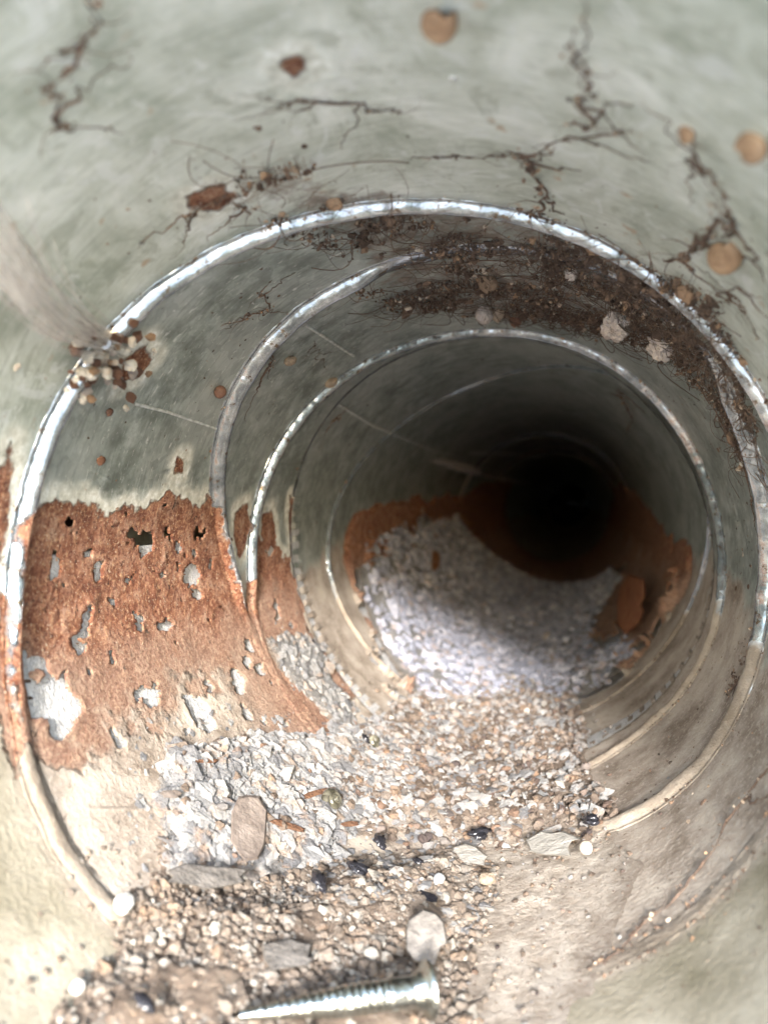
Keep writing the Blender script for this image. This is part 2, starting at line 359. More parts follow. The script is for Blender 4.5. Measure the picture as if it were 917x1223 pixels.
# ------------------------------------------------------------------ the pipe
pipe = tag(empty('steel_pipe'), 'corroded galvanised steel pipe seen from inside, ribbed by ring seams and rusted through low down', 'pipe')
T0 = -PI / 2 + .02
NTH = 1500
tv = T0 + np.linspace(0, 2 * PI, NTH + 1)
yv = np.concatenate([np.exp(np.linspace(math.log(.80), math.log(9), 470)), np.exp(np.linspace(math.log(9), math.log(40), 60))[1:]])
TT, YY = np.meshgrid(tv, yv, indexing='ij')
HS = hole_sd(TT, YY)
dts, dys = tv[1] - tv[0], np.gradient(yv)[None, :] * np.ones_like(TT)
gt, gy = np.gradient(HS, axis=0) / dts, np.gradient(HS, axis=1) / dys
g2 = gt * gt + gy * gy + 1e-6
st_ = HS / g2
mvt, mvy = -st_ * gt, -st_ * gy
ok = (np.abs(mvt) < .62 * dts) & (np.abs(mvy) < .62 * dys) & (HS > -.3)
TT = TT + np.where(ok, mvt, 0); YY = YY + np.where(ok, mvy, 0)          # snap the torn edges smooth
HSn = np.where(ok, 0, HS)
RU = rust_sd(TT, YY)
RR = np.ones_like(TT)
RR += .0035 * fbm(TT * 2.2, YY * 1.6, 71) + .0012 * fbm(TT * 7, YY * 7, 72)
beyond = YY > YL(TT)
RR += np.where(beyond, .022, 0)
# crimp marks just past the lip
cd = (YY - YL(TT) - .10) / .07
RR += np.where(beyond, -.013 * np.exp(-cd**2) * (np.sin(TT * 95) > .1) * sstep(.45, .0, np.sin(TT)), 0)
ri = sstep(0, .05, RU) * (1 - low_m(TT, YY))
RR -= ri * (.003 + .0025 * fbm(TT * 12, YY * 12, 73)) * (YY < 4)
RR -= (YY > 4) * ri * (.02 + .03 * np.abs(fbm(TT * 7, YY * 3, 74)))
edge = np.exp(-(np.clip(-HSn, 0, 1) / .035)**2) * (HSn <= 0)
RR -= edge * np.clip(fbm(TT * 9, YY * 9, 75) + .1, 0, 1) * np.where(YY > 4, .10, .012)      # torn rims curl inwards
idx = np.arange(TT.size).reshape(TT.shape)
q = np.stack([idx[:-1, :-1], idx[:-1, 1:], idx[1:, 1:], idx[1:, :-1]], -1)
cmean = lambda A_: (A_[:-1, :-1] + A_[:-1, 1:] + A_[1:, 1:] + A_[1:, :-1]) / 4
ft, fy, fh, fr_ = cmean(TT), cmean(YY), cmean(HSn), cmean(RU)
keep = fh < 0.0005
Vall = cyl(TT, RR, YY).reshape(-1, 3)
AT = wall_attrs(TT.ravel(), YY.ravel(), RU.ravel())
def sub(name, mask, skirt=0.0, mat=M_WALL):
    F = q[mask]
    if not len(F): return None
    u, inv = np.unique(F, return_inverse=True); inv = inv.reshape(F.shape)
    V = Vall[u]; at = {k: v[u] for k, v in AT.items()}
    if skirt:
        e = np.concatenate([inv[:, [0, 1]], inv[:, [1, 2]], inv[:, [2, 3]], inv[:, [3, 0]]])
        es = np.sort(e, 1); key = es[:, 0].astype(np.int64) * len(u) + es[:, 1]
        _, first, cnt = np.unique(key, return_index=True, return_counts=True)
        be = e[first[cnt == 1]]
        hsv = HSn.ravel()[u]; be = be[(hsv[be[:, 0]] > -.012) & (hsv[be[:, 1]] > -.012)]
        bu, binv = np.unique(be, return_inverse=True); binv = binv.reshape(be.shape)
        Vb = V[bu].copy(); rr = np.hypot(Vb[:, 0], Vb[:, 2]); f = (rr + skirt) / rr; Vb[:, 0] *= f; Vb[:, 2] *= f
        sk = np.stack([be[:, 1], be[:, 0], binv[:, 0] + len(V), binv[:, 1] + len(V)], 1)
        V = np.concatenate([V, Vb]); inv = np.concatenate([inv, sk]); at = {k: np.concatenate([v, v[bu]]) for k, v in at.items()}
    return mesh_np(name, V, inv, mat, pipe, at)
s1, s2, s3, s4 = fy < Y1(ft), fy < Y2(ft), fy < YL(ft), fy < Y4(ft)
rusty = (fr_ > .012)
r1 = rusty & (fy < 4) & (fy > 1.3)
r2 = rusty & (fy >= 4)
step_ok = np.ones_like(s3)
sub('wall_section', keep & s1 & ~r1)['label'] = 'dusty near pipe wall at the open end'
sub('wall_section', keep & ~s1 & s2 & ~r1)
sub('wall_section', keep & ~s2 & s3 & ~r1)
sub('wall_section', keep & ~s3 & s4 & ~r2 & ~r1)
sub('wall_section', keep & ~s4 & ~r2 & ~r1)['label'] = 'dark far pipe wall'
sub('rusted_sheet', keep & r1, .006)['label'] = 'orange rusted sheet with torn holes'
sub('rusted_sheet', keep & r2, .015)['label'] = 'torn rust sheet round the far gravel'

def bead(fn, wid, amp, mat=M_BEAD, n=1100, prof=None, name='ring_seam', label=None, r0=1.0, ampf=None):
    t = T0 + np.linspace(0, 2 * PI, n + 1)
    pr = prof or [(-1.25, -.12), (-1.2, .06), (-.98, .10), (-.9, .02), (-.8, .30), (-.62, .62), (-.38, .88), (-.1, 1.0), (.2, .95), (.5, .76), (.74, .46), (.88, .16), (.95, .08), (1.25, .07), (1.3, -.12)]
    pr = np.array(pr); T, K = np.meshgrid(t, np.arange(len(pr)), indexing='ij')
    a = amp * (1 + .10 * fbm(T * 3, 0 * T, 81)) * (ampf(T) if ampf else 1)
    yy = fn(T) + pr[K.astype(int), 0] * wid / 2 * (1 + .05 * fbm(T * 5, 0 * T, 82)) + .006 * fbm(T * 14, T * 0, 83) + .004 * fbm(T * 40, K * .8, 86)
    rr = r0 - pr[K.astype(int), 1] * a * (1 + .25 * fbm(T * 10, T * 0, 87) * sstep(.2, -.3, np.sin(T))) * (1 - .40 * sstep(-.2, -.5, np.sin(T)) * (np.cos(T) > 0)) + .0022 * fbm(T * 26, K * .7, 84)
    i = np.arange(T.size).reshape(T.shape)
    F = np.stack([i[:-1, :-1], i[:-1, 1:], i[1:, 1:], i[1:, :-1]], -1).reshape(-1, 4)
    at = wall_attrs(T.ravel(), yy.ravel()); at['grime'] = at['grime'] * .75
    at['dust'] = sstep(-.15, -.40, np.sin(T.ravel()) + .3 * fbm(T.ravel() * 6, yy.ravel() * 8, 85))
    o = mesh_np(name, cyl(T, rr, yy).reshape(-1, 3), F, mat, pipe, at)
    if label: o['label'] = label
    return o
bead(Y1, .060, .028, ampf=lambda T: (1 - .9 * sstep(.95, .45, np.abs(wrap(T, -.75) + .75))) * (1 - .6 * sstep(.6, .2, np.abs(wrap(T, -2.45) + 2.45))), label='thick bright ring seam nearest the mouth')
bead(Y2, .092, .038, ampf=lambda T: (1 - .88 * sstep(.70, .5, np.abs(wrap(T, 1.22) - 1.22))) * (1 - .8 * sstep(.42, .25, np.abs(wrap(T, -2.6) + 2.6))), label='second ring seam, bare zinc at its upper left')
bead(Y3, .062, .032, ampf=lambda T: 1 - .75 * sstep(.42, .25, np.abs(wrap(T, -2.6) + 2.6)), label='narrow shiny ring seam round the far bore')
bead(Y4, .040, .018, r0=1.022, label='faint ring seam past the crimped lip')
for k, yy in enumerate((9.5, 12.5)):
    bead(lambda t, yy=yy: np.full(np.shape(t), yy) + .1 * np.cos(t), .10, .035, r0=1.02)
# the lip: the cut end of the near length, standing proud of the length behind it
lip_pr = [(-.6, 0.0), (-.2, .03), (.0, .05), (.2, -.1), (.25, -.7), (.1, -1.6)]
bead(YL, .05, .014, prof=lip_pr, name='lip', label='thin cut edge of the near length', r0=.9985)
M_LAP = mat_plain('pale zinc seam', [(.35, (.36, .38, .36)), (.6, (.66, .68, .66))], 40, .6, .2)
# longitudinal lap seams, each on its own length of pipe
def lap(pxs, wdt=.012, amp=.010, r0=1.0):
    t, y = back(pxs); n = 60; s = np.linspace(0, len(t) - 1, n)
    tt = np.interp(s, range(len(t)), wrap(t, t[0])); yy = np.interp(s, range(len(t)), y)
    pr = np.array([(-1, -.3), (-.9, .8), (0, 1), (.8, .7), (1, -.3)])
    T = tt[:, None] + pr[None, :, 0] * wdt / 2; Y = yy[:, None] + 0 * T; Rr = r0 - pr[None, :, 1] * amp * (.8 + .3 * vn(np.arange(n) * .7, np.arange(n) * 0.)[:, None])
    i = np.arange(T.size).reshape(T.shape); F = np.stack([i[:-1, :-1], i[:-1, 1:], i[1:, 1:], i[1:, :-1]], -1).reshape(-1, 4)
    at = wall_attrs(T.ravel(), Y.ravel()); at['grime'] *= 0
    mesh_np('lap_seam', cyl(T, Rr, Y).reshape(-1, 3), F, M_LAP, pipe)
lap([(160, 482), (200, 492), (258, 512)], .010, .006)
lap([(362, 386), (390, 404), (422, 425)], .012, .006)
lap([(404, 484), (450, 512), (520, 540), (560, 551)], .016, .008, 1.02)
lap([(560, 543), (640, 547), (700, 551)], .03, .02, 1.02)
# mortar bed behind the rusted sheet, outer skin and end rim
tb = np.linspace(-PI * 1.02, -.35, 260); yb = np.exp(np.linspace(math.log(1.3), math.log(16), 220))
Tb, Yb = np.meshgrid(tb, yb, indexing='ij')
Rb = 1.009 + .003 * fbm(Tb * 14, Yb * 14, 91) - .002 * np.abs(fbm(Tb * 30, Yb * 30, 92)) + .04 * sstep(3.6, 4.2, Yb)
i = np.arange(Tb.size).reshape(Tb.shape)
tag(mesh_np('mortar_bed', cyl(Tb, Rb, Yb).reshape(-1, 3), np.stack([i[:-1, :-1], i[:-1, 1:], i[1:, 1:], i[1:, :-1]], -1).reshape(-1, 4), M_MORTAR), kind='structure')
to = np.linspace(0, 2 * PI, 129)
yo = np.array([.80, .80, .802, 2, 6, 12, 25, 40.0]); ro_ = np.array([1.0, 1.13, 1.14, 1.14, 1.14, 1.14, 1.14, 1.14])
To, K = np.meshgrid(to, np.arange(8), indexing='ij'); i = np.arange(To.size).reshape(To.shape)
at = dict(rust=np.full(To.size, -1.0), dust=np.full(To.size, .5), grime=np.zeros(To.size), near=np.ones(To.size), deep=np.zeros(To.size), wallco=np.stack([To.ravel(), yo[K].ravel(), 0 * To.ravel()], -1))
mesh_np('outer_skin', cyl(To, ro_[K], yo[K]).reshape(-1, 3), np.stack([i[:-1, :-1], i[1:, :-1], i[1:, 1:], i[:-1, 1:]], -1).reshape(-1, 4), M_WALL, pipe, at)
# added soil plug keeps light out of the far end; blackened to look unlit
rs_ = np.linspace(0, 1.13, 20); Tr, Rr = np.meshgrid(to, rs_, indexing='ij'); i = np.arange(Tr.size).reshape(Tr.shape)
tag(mesh_np('soil', cyl(Tr, Rr, 39.6 + .3 * fbm(Tr * 2, Rr * 5, 3)).reshape(-1, 3), np.stack([i[:-1, :-1], i[1:, :-1], i[1:, 1:], i[:-1, 1:]], -1).reshape(-1, 4), mat_plain('blackened soil', [(.3, (.012, .009, .007)), (.7, (.03, .024, .019))], 6, 1)), kind='structure')
# unseen ground added out to the horizon, kept pale to bounce light inside
m = NT('pale bounce ground'); gc = m.ramp(m.noise(.3, 8, .65), [(.3, (.44, .44, .43)), (.7, (.58, .575, .56))])
M_GROUND = m.done(gc, .95, 0, m.bump(m.noise(4, 6, .7), .05))
gp = bpy.data.meshes.new('ground'); g_ = 1500; z0 = -1.16 * S
gp.from_pydata([(-g_, -g_, z0), (g_, -g_, z0), (g_, g_, z0), (-g_, g_, z0)], [], [(0, 1, 2, 3)]); gp.materials.append(M_GROUND)
go = bpy.data.objects.new('ground', gp); C.objects.link(go); tag(go, kind='structure')

# ------------------------------------------------------------------ bed of silt on the floor of the pipe
tb = np.linspace(-PI * .93, -PI * .08, 620); yb = np.exp(np.linspace(math.log(.95), math.log(14), 520))
Tb, Yb = np.meshgrid(tb, yb, indexing='ij'); BH = bed_h(Tb, Yb)
wgt = lambda p, w_: sstep(-w_, w_, p.sd(Tb, Yb))
BHn = BH + (BH > .004) * (1 - .75 * wgt(E1, .2) * (1 - wgt(B1, .05))) * (.010 * fbm(Tb * 18, Yb * 18, 101) + .007 * fbm(Tb * 60, Yb * 60, 102)) + wgt(D1, .05) * .03 * fbm(Tb * 8, Yb * 8, 103) * (BH > .02)
i = np.arange(Tb.size).reshape(Tb.shape); F = np.stack([i[:-1, :-1], i[:-1, 1:], i[1:, 1:], i[1:, :-1]], -1)
kp = cmean(BH) > .0005; F = F[kp]
u, inv = np.unique(F, return_inverse=True)
greyw = np.maximum(np.maximum(wgt(A1, .03), wgt(C1, .08)), wgt(A2, .02)); sandw = wgt(E1, .15) * (1 - wgt(D1, .1) * .6)
m = NT('silt'); n1 = m.noise(16, 7, .68); n2 = m.noise(70, 5, .75)
sc_ = m.ramp(n1, [(.28, (.14, .105, .08)), (.5, (.24, .185, .145)), (.72, (.34, .28, .225))])
sc_ = m.mix(m.attr('sand'), sc_, m.ramp(n1, [(.36, (.38, .32, .265)), (.5, (.52, .455, .39)), (.64, (.66, .60, .53))]))
sc_ = m.mix(m.attr('grey'), sc_, m.ramp(n1, [(.28, (.15, .145, .14)), (.6, (.28, .275, .27))]))
sc_ = m.mix(m.rng(n2, .58, .70), sc_, (.52, .48, .42)); sc_ = m.mix(m.rng(n2, .40, .30), sc_, (.16, .11, .08))
M_SILT = m.done(sc_, .95, 0, m.bump(m.math('ADD', n2, n1), .03, .9), .2)
tag(mesh_np('silt', cyl(Tb, 1.0 - BHn, Yb).reshape(-1, 3)[u], inv.reshape(F.shape), M_SILT, None, dict(grey=greyw.ravel()[u], sand=sandw.ravel()[u])), kind='structure')

# ------------------------------------------------------------------ stones
def hull(n, flat, seed, subd=False):
    r_ = random.Random(seed); bm = bmesh.new(); asp = r_.uniform(.72, 1.0)
    for k in range(n):
        v = Vector((r_.gauss(0, 1), r_.gauss(0, 1), r_.gauss(0, 1))).normalized()
        f = r_.uniform(.7, 1.15); v = Vector((v.x * f, v.y * f * asp, v.z * flat)); bm.verts.new(v)
    res = bmesh.ops.convex_hull(bm, input=bm.verts)
    bmesh.ops.delete(bm, geom=[e for e in res['geom_interior'] if isinstance(e, bmesh.types.BMVert)], context='VERTS')
    bm.verts.ensure_lookup_table()
    for k, v in enumerate(bm.verts): v.index = k
    V = np.array([v.co[:] for v in bm.verts]); F = np.array([[v.index for v in f.verts] for f in bm.faces if len(f.verts) == 3])
    bm.free(); return V, F
CHIP = [hull(9 + k % 4, .15 + .05 * (k % 3), 100 + k) for k in range(14)]
PEB = [hull(22, .55 + .06 * (k % 3), 200 + k) for k in range(12)]
CLO = [hull(26, .75, 300 + k) for k in range(10)]
_cache = {}
def proto_mesh(kind, k, name, mat):
    key = (kind, k, mat.name)
    if key not in _cache:
        V, F = {'c': CHIP, 'p': PEB, 'l': CLO}[kind][k]
        me = bpy.data.meshes.new(name); me.from_pydata([tuple(v) for v in V], [], [tuple(int(a) for a in f) for f in F]); me.materials.append(mat)
        _cache[key] = me
    return _cache[key]
def basis(t, tilt, spin):
    """local z = inward normal of the wall at t, tilted"""
    n_ = Vector((-math.cos(t), 0, -math.sin(t))); a = Vector((0, 1, 0)); b = n_.cross(a)
    M = Matrix((a, b, n_)).transposed()
    return M @ Euler((tilt[0], tilt[1], 0)).to_matrix() @ Matrix.Rotation(spin, 3, 'Z')
def scatter(poly, count, kind, size, sigma, layer, tilt, accept=None, seed=1, edge=0.0, lean=0.0):
    r_ = np.random.default_rng(seed); t0, t1, y0, y1 = poly.box; out = []
    y1 = min(y1, 12)
    n = 0
    ex = max(0, -edge)
    while n < count:
        t = r_.uniform(t0 - ex, t1 + ex, count); y = r_.uniform(y0 - ex, y1 + ex, count)
        s = poly.sd(t, y) + .05 * fbm(t * 14, y * 14, 7) + .05 * fbm(t * 4, y * 4, 62); okk = s > edge
        if accept is not None: okk &= accept(t, y, r_)
        t, y = t[okk], y[okk]; h = bed_h(t, y)
        for a, b, c in zip(t, y, h):
            sz = size * math.exp(r_.normal() * sigma)
            sz = min(sz, size * 1.9)
            out.append((a, b, c + layer * r_.uniform(-.2, 1) , sz, kind, int(r_.integers(0, 10)), r_.normal() * tilt, r_.normal() * tilt - lean, r_.uniform(0, 6.28), r_.random()))
            n += 1
            if n >= count: break
    return out
LAND = [(395, 961, 'olive snail shell'), (297, 988, 'tan pink flake'), (446, 887, 'tiny glossy shell'), (453, 1005, 'shiny beetle shell'), (572, 996, 'blue beetle shell'),
        (655, 1008, 'pale flat slab'), (705, 979, 'crumpled beetle'), (246, 909, 'brown splinter'), (378, 947, 'reddish splinter'), (522, 670, 'upright rust splinter'), (750, 722, 'orange rust flake'),
        (250, 1046, 'long grey slab'), (345, 1148, 'blurred grey slab'), (506, 1124, 'leaning slab'), (400, 1200, 'steel screw'), (143, 1085, 'white pebble'), (172, 1198, 'dark blue beetle shell'),
        (509, 1070, 'flat black stick'), (380, 1052, 'dark beetle shell'), (510, 832, 'faint ring seam'), (374, 768, 'tiny beetle fragment'), (705, 915, 'narrow ring seam')]
def emit(items, names, mats, nmax, labeler, group, stuffname, cat):
    its = []
    for it in items:
        r = 1 - it[2]; x, z = r * math.cos(it[0]), r * math.sin(it[0])
        u_, v_, d_ = to_px(np.array(x), np.array(it[1]), np.array(z))
        vis = 0 < u_ < W0 and 0 < v_ < H0
        its.append((it[3] / d_ * (1 if vis else .0) * (.3 + max(it[2], 0) * 10), it, (x, it[1], z)))
    its.sort(key=lambda a: -a[0])
    for _, it, p in its[:nmax]:
        me = proto_mesh(it[4], it[5], names, mats[0]); o = bpy.data.objects.new(names, me); C.objects.link(o)
        R_ = basis(it[0], (it[6], it[7]), it[8]); o.matrix_world = Matrix.Translation(Vector(p) * S) @ R_.to_4x4() @ Matrix.Diagonal((it[3] * S, it[3] * S, it[3] * S, 1))
        o.color = (it[9], it[9], it[9], 1)
        u_, v_, _d = to_px(np.array(p[0]), np.array(p[1]), np.array(p[2]))
        lm = min(LAND, key=lambda q_: (q_[0] - u_)**2 + (q_[1] - v_)**2); ratio = it[3] / labeler[2]
        size = 'large ' if ratio > 1.75 else 'small ' if ratio < 1.0 else ''
        l2 = sorted(LAND, key=lambda q_: (q_[0] - u_)**2 + (q_[1] - v_)**2)[1]; Vx = me.vertices; ex_ = [max(v.co[a_] for v in Vx) - min(v.co[a_] for v in Vx) for a_ in (0, 1)]
        form = 'long ' if ex_[1] < .70 * ex_[0] else ''
        side = ('left of' if lm[0] - u_ > abs(lm[1] - v_) else 'right of' if u_ - lm[0] > abs(lm[1] - v_) else 'just behind' if v_ < lm[1] else 'in front of')
        shade = labeler[0][min(len(labeler[0]) - 1, int(it[9] * len(labeler[0])))]
        lb = size + form + shade + ' ' + labeler[1] + ' ' + side + ' the ' + lm[2]
        for more in (' towards the ' + l2[2], ' towards ' + l2[2], ''):
            if len((lb + more).split()) <= 15: break
        tag(o, (lb + more).strip(), cat, group)
    Vs, Fs, Ts = [], [], []; off = 0
    for _, it, p in its[nmax:]:
        V, F = {'c': CHIP, 'p': PEB, 'l': CLO}[it[4]][it[5]]
        R_ = np.array(basis(it[0], (it[6], it[7]), it[8])); Vs.append((V * it[3]) @ R_.T + np.array(p)); Fs.append(F + off); off += len(V); Ts.append(np.full(len(V), it[9]))
    if Vs:
        o = mesh_np(stuffname, np.concatenate(Vs), np.concatenate(Fs), mats[1], None, dict(tint=np.concatenate(Ts)), smooth=False)
        tag(o, kind='stuff')

ga = scatter(A1, 2100, 'c', .027, .55, .008, .14, seed=11, lean=.42) + scatter(A1, 3500, 'c', .007, .6, .012, .5, seed=31) + scatter(A1, 700, 'c', .011, .7, .002, .15, seed=41, edge=-.13, lean=.15) + scatter(A2, 160, 'c', .010, .6, .002, .15, seed=42, edge=-.1) + scatter(D1, 260, 'c', .018, .5, .008, .2, seed=32, accept=lambda t, y, r: (y > 2.0) & (r.random(len(y)) < .6)) + scatter(A2, 260, 'c', .024, .35, .006, .2, seed=12, lean=.2)
ga += scatter(B1, 900, 'c', .024, .55, .018, .2, seed=13, lean=.35)
emit(ga, 'stone_chip', (M_GREY, M_GREYA), 200, (['bluish grey', 'mid grey', 'light grey', 'pale grey'], 'stone chip', .022), 'grey stone chips in the sunlit rubble', 'chip_gravel', 'stone chip')
gc_ = scatter(C1, 4200, 'p', .022, .6, .020, .35, seed=14, edge=.05) + scatter(C1, 2600, 'c', .036, .55, .022, .2, seed=34, edge=.05, lean=.55) + scatter(C1, 900, 'p', .026, .4, .03, .4, seed=18)
emit(gc_, 'stone_chip', (M_BLUE, M_SHADEBLUEA), 100, (['bluish grey', 'mid grey', 'light grey', 'pale grey'], 'gravel chip', .026), 'grey stone chips in the far gravel', 'far_gravel', 'stone chip')
gb = scatter(B1, 2400, 'p', .0135, .6, .020, .5, seed=15) + scatter(B1, 260, 'p', .007, .5, .002, .5, seed=43, edge=-.25) + scatter(B1, 2500, 'p', .006, .4, .022, .5, seed=33) + scatter(E1, 260, 'p', .006, .6, .002, .5, seed=16) + scatter(A1, 160, 'p', .016, .4, .016, .5, seed=17)
emit(gb, 'pebble', (M_BROWN, M_BROWNA), 280, (['dark brown', 'brown', 'tan', 'greyish', 'grey', 'reddish'], 'rubble pebble', .016), 'mixed pebbles on the pipe floor', 'pebble_gravel', 'pebble')
gd = scatter(D1, 1100, 'l', .013, .42, .001, .6, seed=19, edge=.0) + scatter(D1, 350, 'c', .020, .5, .006, .2, seed=20) + scatter(D1, 7000, 'l', .006, .5, .004, .6, seed=24) + scatter(D1, 500, 'l', .006, .6, .000, .5, seed=44, edge=-.2)
emit(gd, 'soil_clod', (M_CLOD, M_CLODA), 280, (['brown', 'dull tan', 'tan', 'greyish tan'], 'soil clod', .018), 'soil clods near the screw', 'crumbled_soil', 'soil clod')

# ------------------------------------------------------------------ grime, strands and webs on the roof of the pipe
def tube(pts, rad, V, F, sides=5):
    off = sum(len(a) for a in V); n = len(pts); vs = []; a = None
    for k, p in enumerate(pts):
        d = (Vector(pts[min(k + 1, n - 1)]) - Vector(pts[max(k - 1, 0)])).normalized()
        a = d.orthogonal().normalized() if a is None else (a - d * a.dot(d)).normalized()
        b = d.cross(a)
        for j in range(sides):
            an = 2 * PI * j / sides; r_ = rad[k]; vs.append(tuple(Vector(p) + a * math.cos(an) * r_ + b * math.sin(an) * r_))
    V.append(np.array(vs))
    fs = [[off + k * sides + j, off + k * sides + (j + 1) % sides, off + (k + 1) * sides + (j + 1) % sides, off + (k + 1) * sides + j] for k in range(n - 1) for j in range(sides)]
    F.append(np.array(fs))
def wall_pts(pxs, n, lift, wig, seed):
    t, y = back(pxs); t = wrap(t, t[0]); r_ = np.random.default_rng(seed); s = np.linspace(0, len(t) - 1, n)
    tt = np.interp(s, range(len(t)), t); yy = np.interp(s, range(len(t)), y)
    k = np.arange(n)
    tt = tt + wig * (fbm(k * .09, k * 0. + seed, seed, 5)); yy = yy + wig * fbm(k * .09, k * 0. + seed + 9, seed + 5, 4) * 1.3
    rr = 1 - lift * (.6 + .8 * vn(k * .3, k * 0. + seed, seed))
    return [tuple(v) for v in cyl(tt, rr, yy)], tt, yy
def crumbs_at(V, F, T, tt, yy, rr, size, seed, kinds=PEB):
    r_ = np.random.default_rng(seed)
    for a, b, c in zip(tt, yy, rr):
        Vp, Fp = kinds[int(r_.integers(0, len(kinds)))]; sz = size * math.exp(r_.normal() * .5)
        R_ = np.array(basis(a, (r_.normal() * .8, r_.normal() * .8), r_.uniform(0, 6.3)))
        off = sum(len(x) for x in V); V.append((Vp * sz) @ R_.T + np.array([c * math.cos(a), b, c * math.sin(a)])); F.append(Fp + off); T.append(np.full(len(Vp), r_.random()))
STR = [([(698, 1158), (740, 1132), (780, 1100), (812, 1066), (838, 1030), (868, 985), (895, 950), (930, 905)], .010, 'long thin dark crack of dirt curving along the lower right wall'),
       ([(925, 690), (908, 735), (898, 780), (880, 815), (868, 835)], .016, 'dark brown dirt strand along the second ring at the right edge'),
       ([(805, 420), (842, 470), (870, 520), (888, 560), (900, 610)], .010, 'dirt strand following the second ring down the right wall'),
([(118, -10), (98, 50), (70, 105), (66, 118), (76, 152)], .009, 'brown dirt strand near the upper left corner of the wall'),
       ([(338, 122), (400, 118), (440, 124), (478, 132)], .006, 'thin brown dirt strand high on the wall above the rusty crumbs'),
       ([(672, 40), (694, 80), (702, 112), (698, 142), (690, 150)], .009, 'short brown strand running down into the forked crack of dirt'),
       ([(520, 186), (575, 187), (625, 187), (670, 166), (715, 158), (760, 160)], .007, 'long brown dirt strand crossing the roof sideways'),
       ([(622, 186), (640, 205), (648, 232), (653, 262), (664, 292)], .013, 'thick brown strand hanging from the fork down over the bright ring'),
       ([(868, 246), (862, 268), (846, 290), (826, 306), (800, 315)], .015, 'dark curved strand beside the large tan snail shell'),
       ([(815, 160), (825, 190), (850, 210), (862, 250)], .006, 'fine strand linking the small shells near the right edge'),
       ([(905, 395), (880, 360), (860, 350), (905, 345)], .006, 'brown strand at the right edge under the large shell'),
       ([(300, 262), (285, 240), (262, 236), (228, 252), (215, 270)], .008, 'orange brown strand left of the grime on the bright ring'),
       ([(318, 335), (314, 355), (322, 372), (300, 376), (262, 392)], .007, 'branching dark strand on the panel left of the second ring'),
       ([(338, 398), (322, 405), (322, 425), (318, 445)], .010, 'dark brown strand wrapped across the second ring'),
       ([(372, 405), (378, 425), (390, 440)], .003, 'short hair lying between the second ring and the narrow ring'),
       ([(412, 488), (405, 500), (398, 500), (380, 540)], .006, 'dark tuft strand at the end of the lap seam'),
       ([(736, 462), (744, 478), (756, 500), (750, 520)], .013, 'dark dirt strand hanging inside the far bore at the upper right'),
       ([(515, 548), (550, 558), (590, 570), (632, 578)], .014, 'whitish crumbly streak on the dark far wall')]
mat_pale = mat_plain('pale crumbly dirt', [(.3, (.55, .52, .50)), (.7, (.85, .82, .80))], 30, 1, bump=.02)
for k, (px, rad, lab) in enumerate(STR):
    V, F = [], []; n = 46
    deepf = 1.0 if px[0][1] > 455 else 1
    n = 80; pts, tt, yy = wall_pts(px, n, .004, .034, 400 + k)
    kk = np.arange(n); rd = rad * (3.6 if 'whitish' in lab else .31) * (.15 + 1.3 * vn(kk * .35, kk * 0. + k, 5)) * np.sin(np.clip(kk / (n - 1), .03, .97) * PI)**.4
    tube(pts, rd, V, F, 6)
    for br in range(3):                                                    # finer branches that leave the strand and wander off
        s0 = random.Random(k * 7 + br).randint(8, n - 10); an = random.Random(k * 5 + br).uniform(0, 6.28); Lb = random.Random(k + br).uniform(.08, .26); q_ = np.linspace(0, 1, 26)
        ta = tt[s0] + Lb * q_ * math.cos(an) + .03 * fbm(q_ * 7, q_ * 0 + br, 600 + k * 9 + br); ya = yy[s0] + Lb * q_ * math.sin(an) + .03 * fbm(q_ * 7, q_ * 0 + br + 5, 700 + k)
        ta -= ta[0] - tt[s0]; ya -= ya[0] - yy[s0]
        tube([tuple(v) for v in cyl(ta, 1 - .003 - 0 * ta, ya)], rad * .30 * (1 - .8 * q_) * (.4 + 1.1 * vn(q_ * 9, q_ * 0 + br, 5)), V, F, 4)
    r_ = np.random.default_rng(900 + k)
    for j in range(7):                                                    # side hairs
        s = int(r_.integers(2, n - 2)); L = .03 + .10 * r_.random(); a = r_.uniform(0, 6.28)
        hp = [tuple(cyl(np.array(tt[s] + L * q_ * math.cos(a + q_)), np.array(1 - .004 - .012 * q_ * r_.random()), np.array(yy[s] + L * q_ * math.sin(a + q_)))) for q_ in np.linspace(0, 1, 6)]
        tube(hp, [rad * .12 * (1 - q_ * .8) for q_ in np.linspace(0, 1, 6)], V, F, 3)
    mat = mat_pale if 'whitish' in lab else M_STRAND
    strand = tag(mesh_np('dirt_strand', np.concatenate(V), np.concatenate(F), mat), lab, 'dirt strand', 'dirt strands stuck to the wall')
    V, F, T = [], [], []
    j = r_.integers(0, n, 60); crumbs_at(V, F, T, tt[j] + r_.normal(size=60) * rad * .9, yy[j] + r_.normal(size=60) * rad * .9, 1 - np.abs(r_.normal(size=60)) * rad * .7, rad * .30, k)
    o = mesh_np('dirt_strand_crumbs', np.concatenate(V), np.concatenate(F), mat if 'whitish' in lab else M_CRUMBA, strand, dict(tint=np.concatenate(T)), smooth=False)
    o.name = 'crumbs'; o['kind'] = 'stuff'
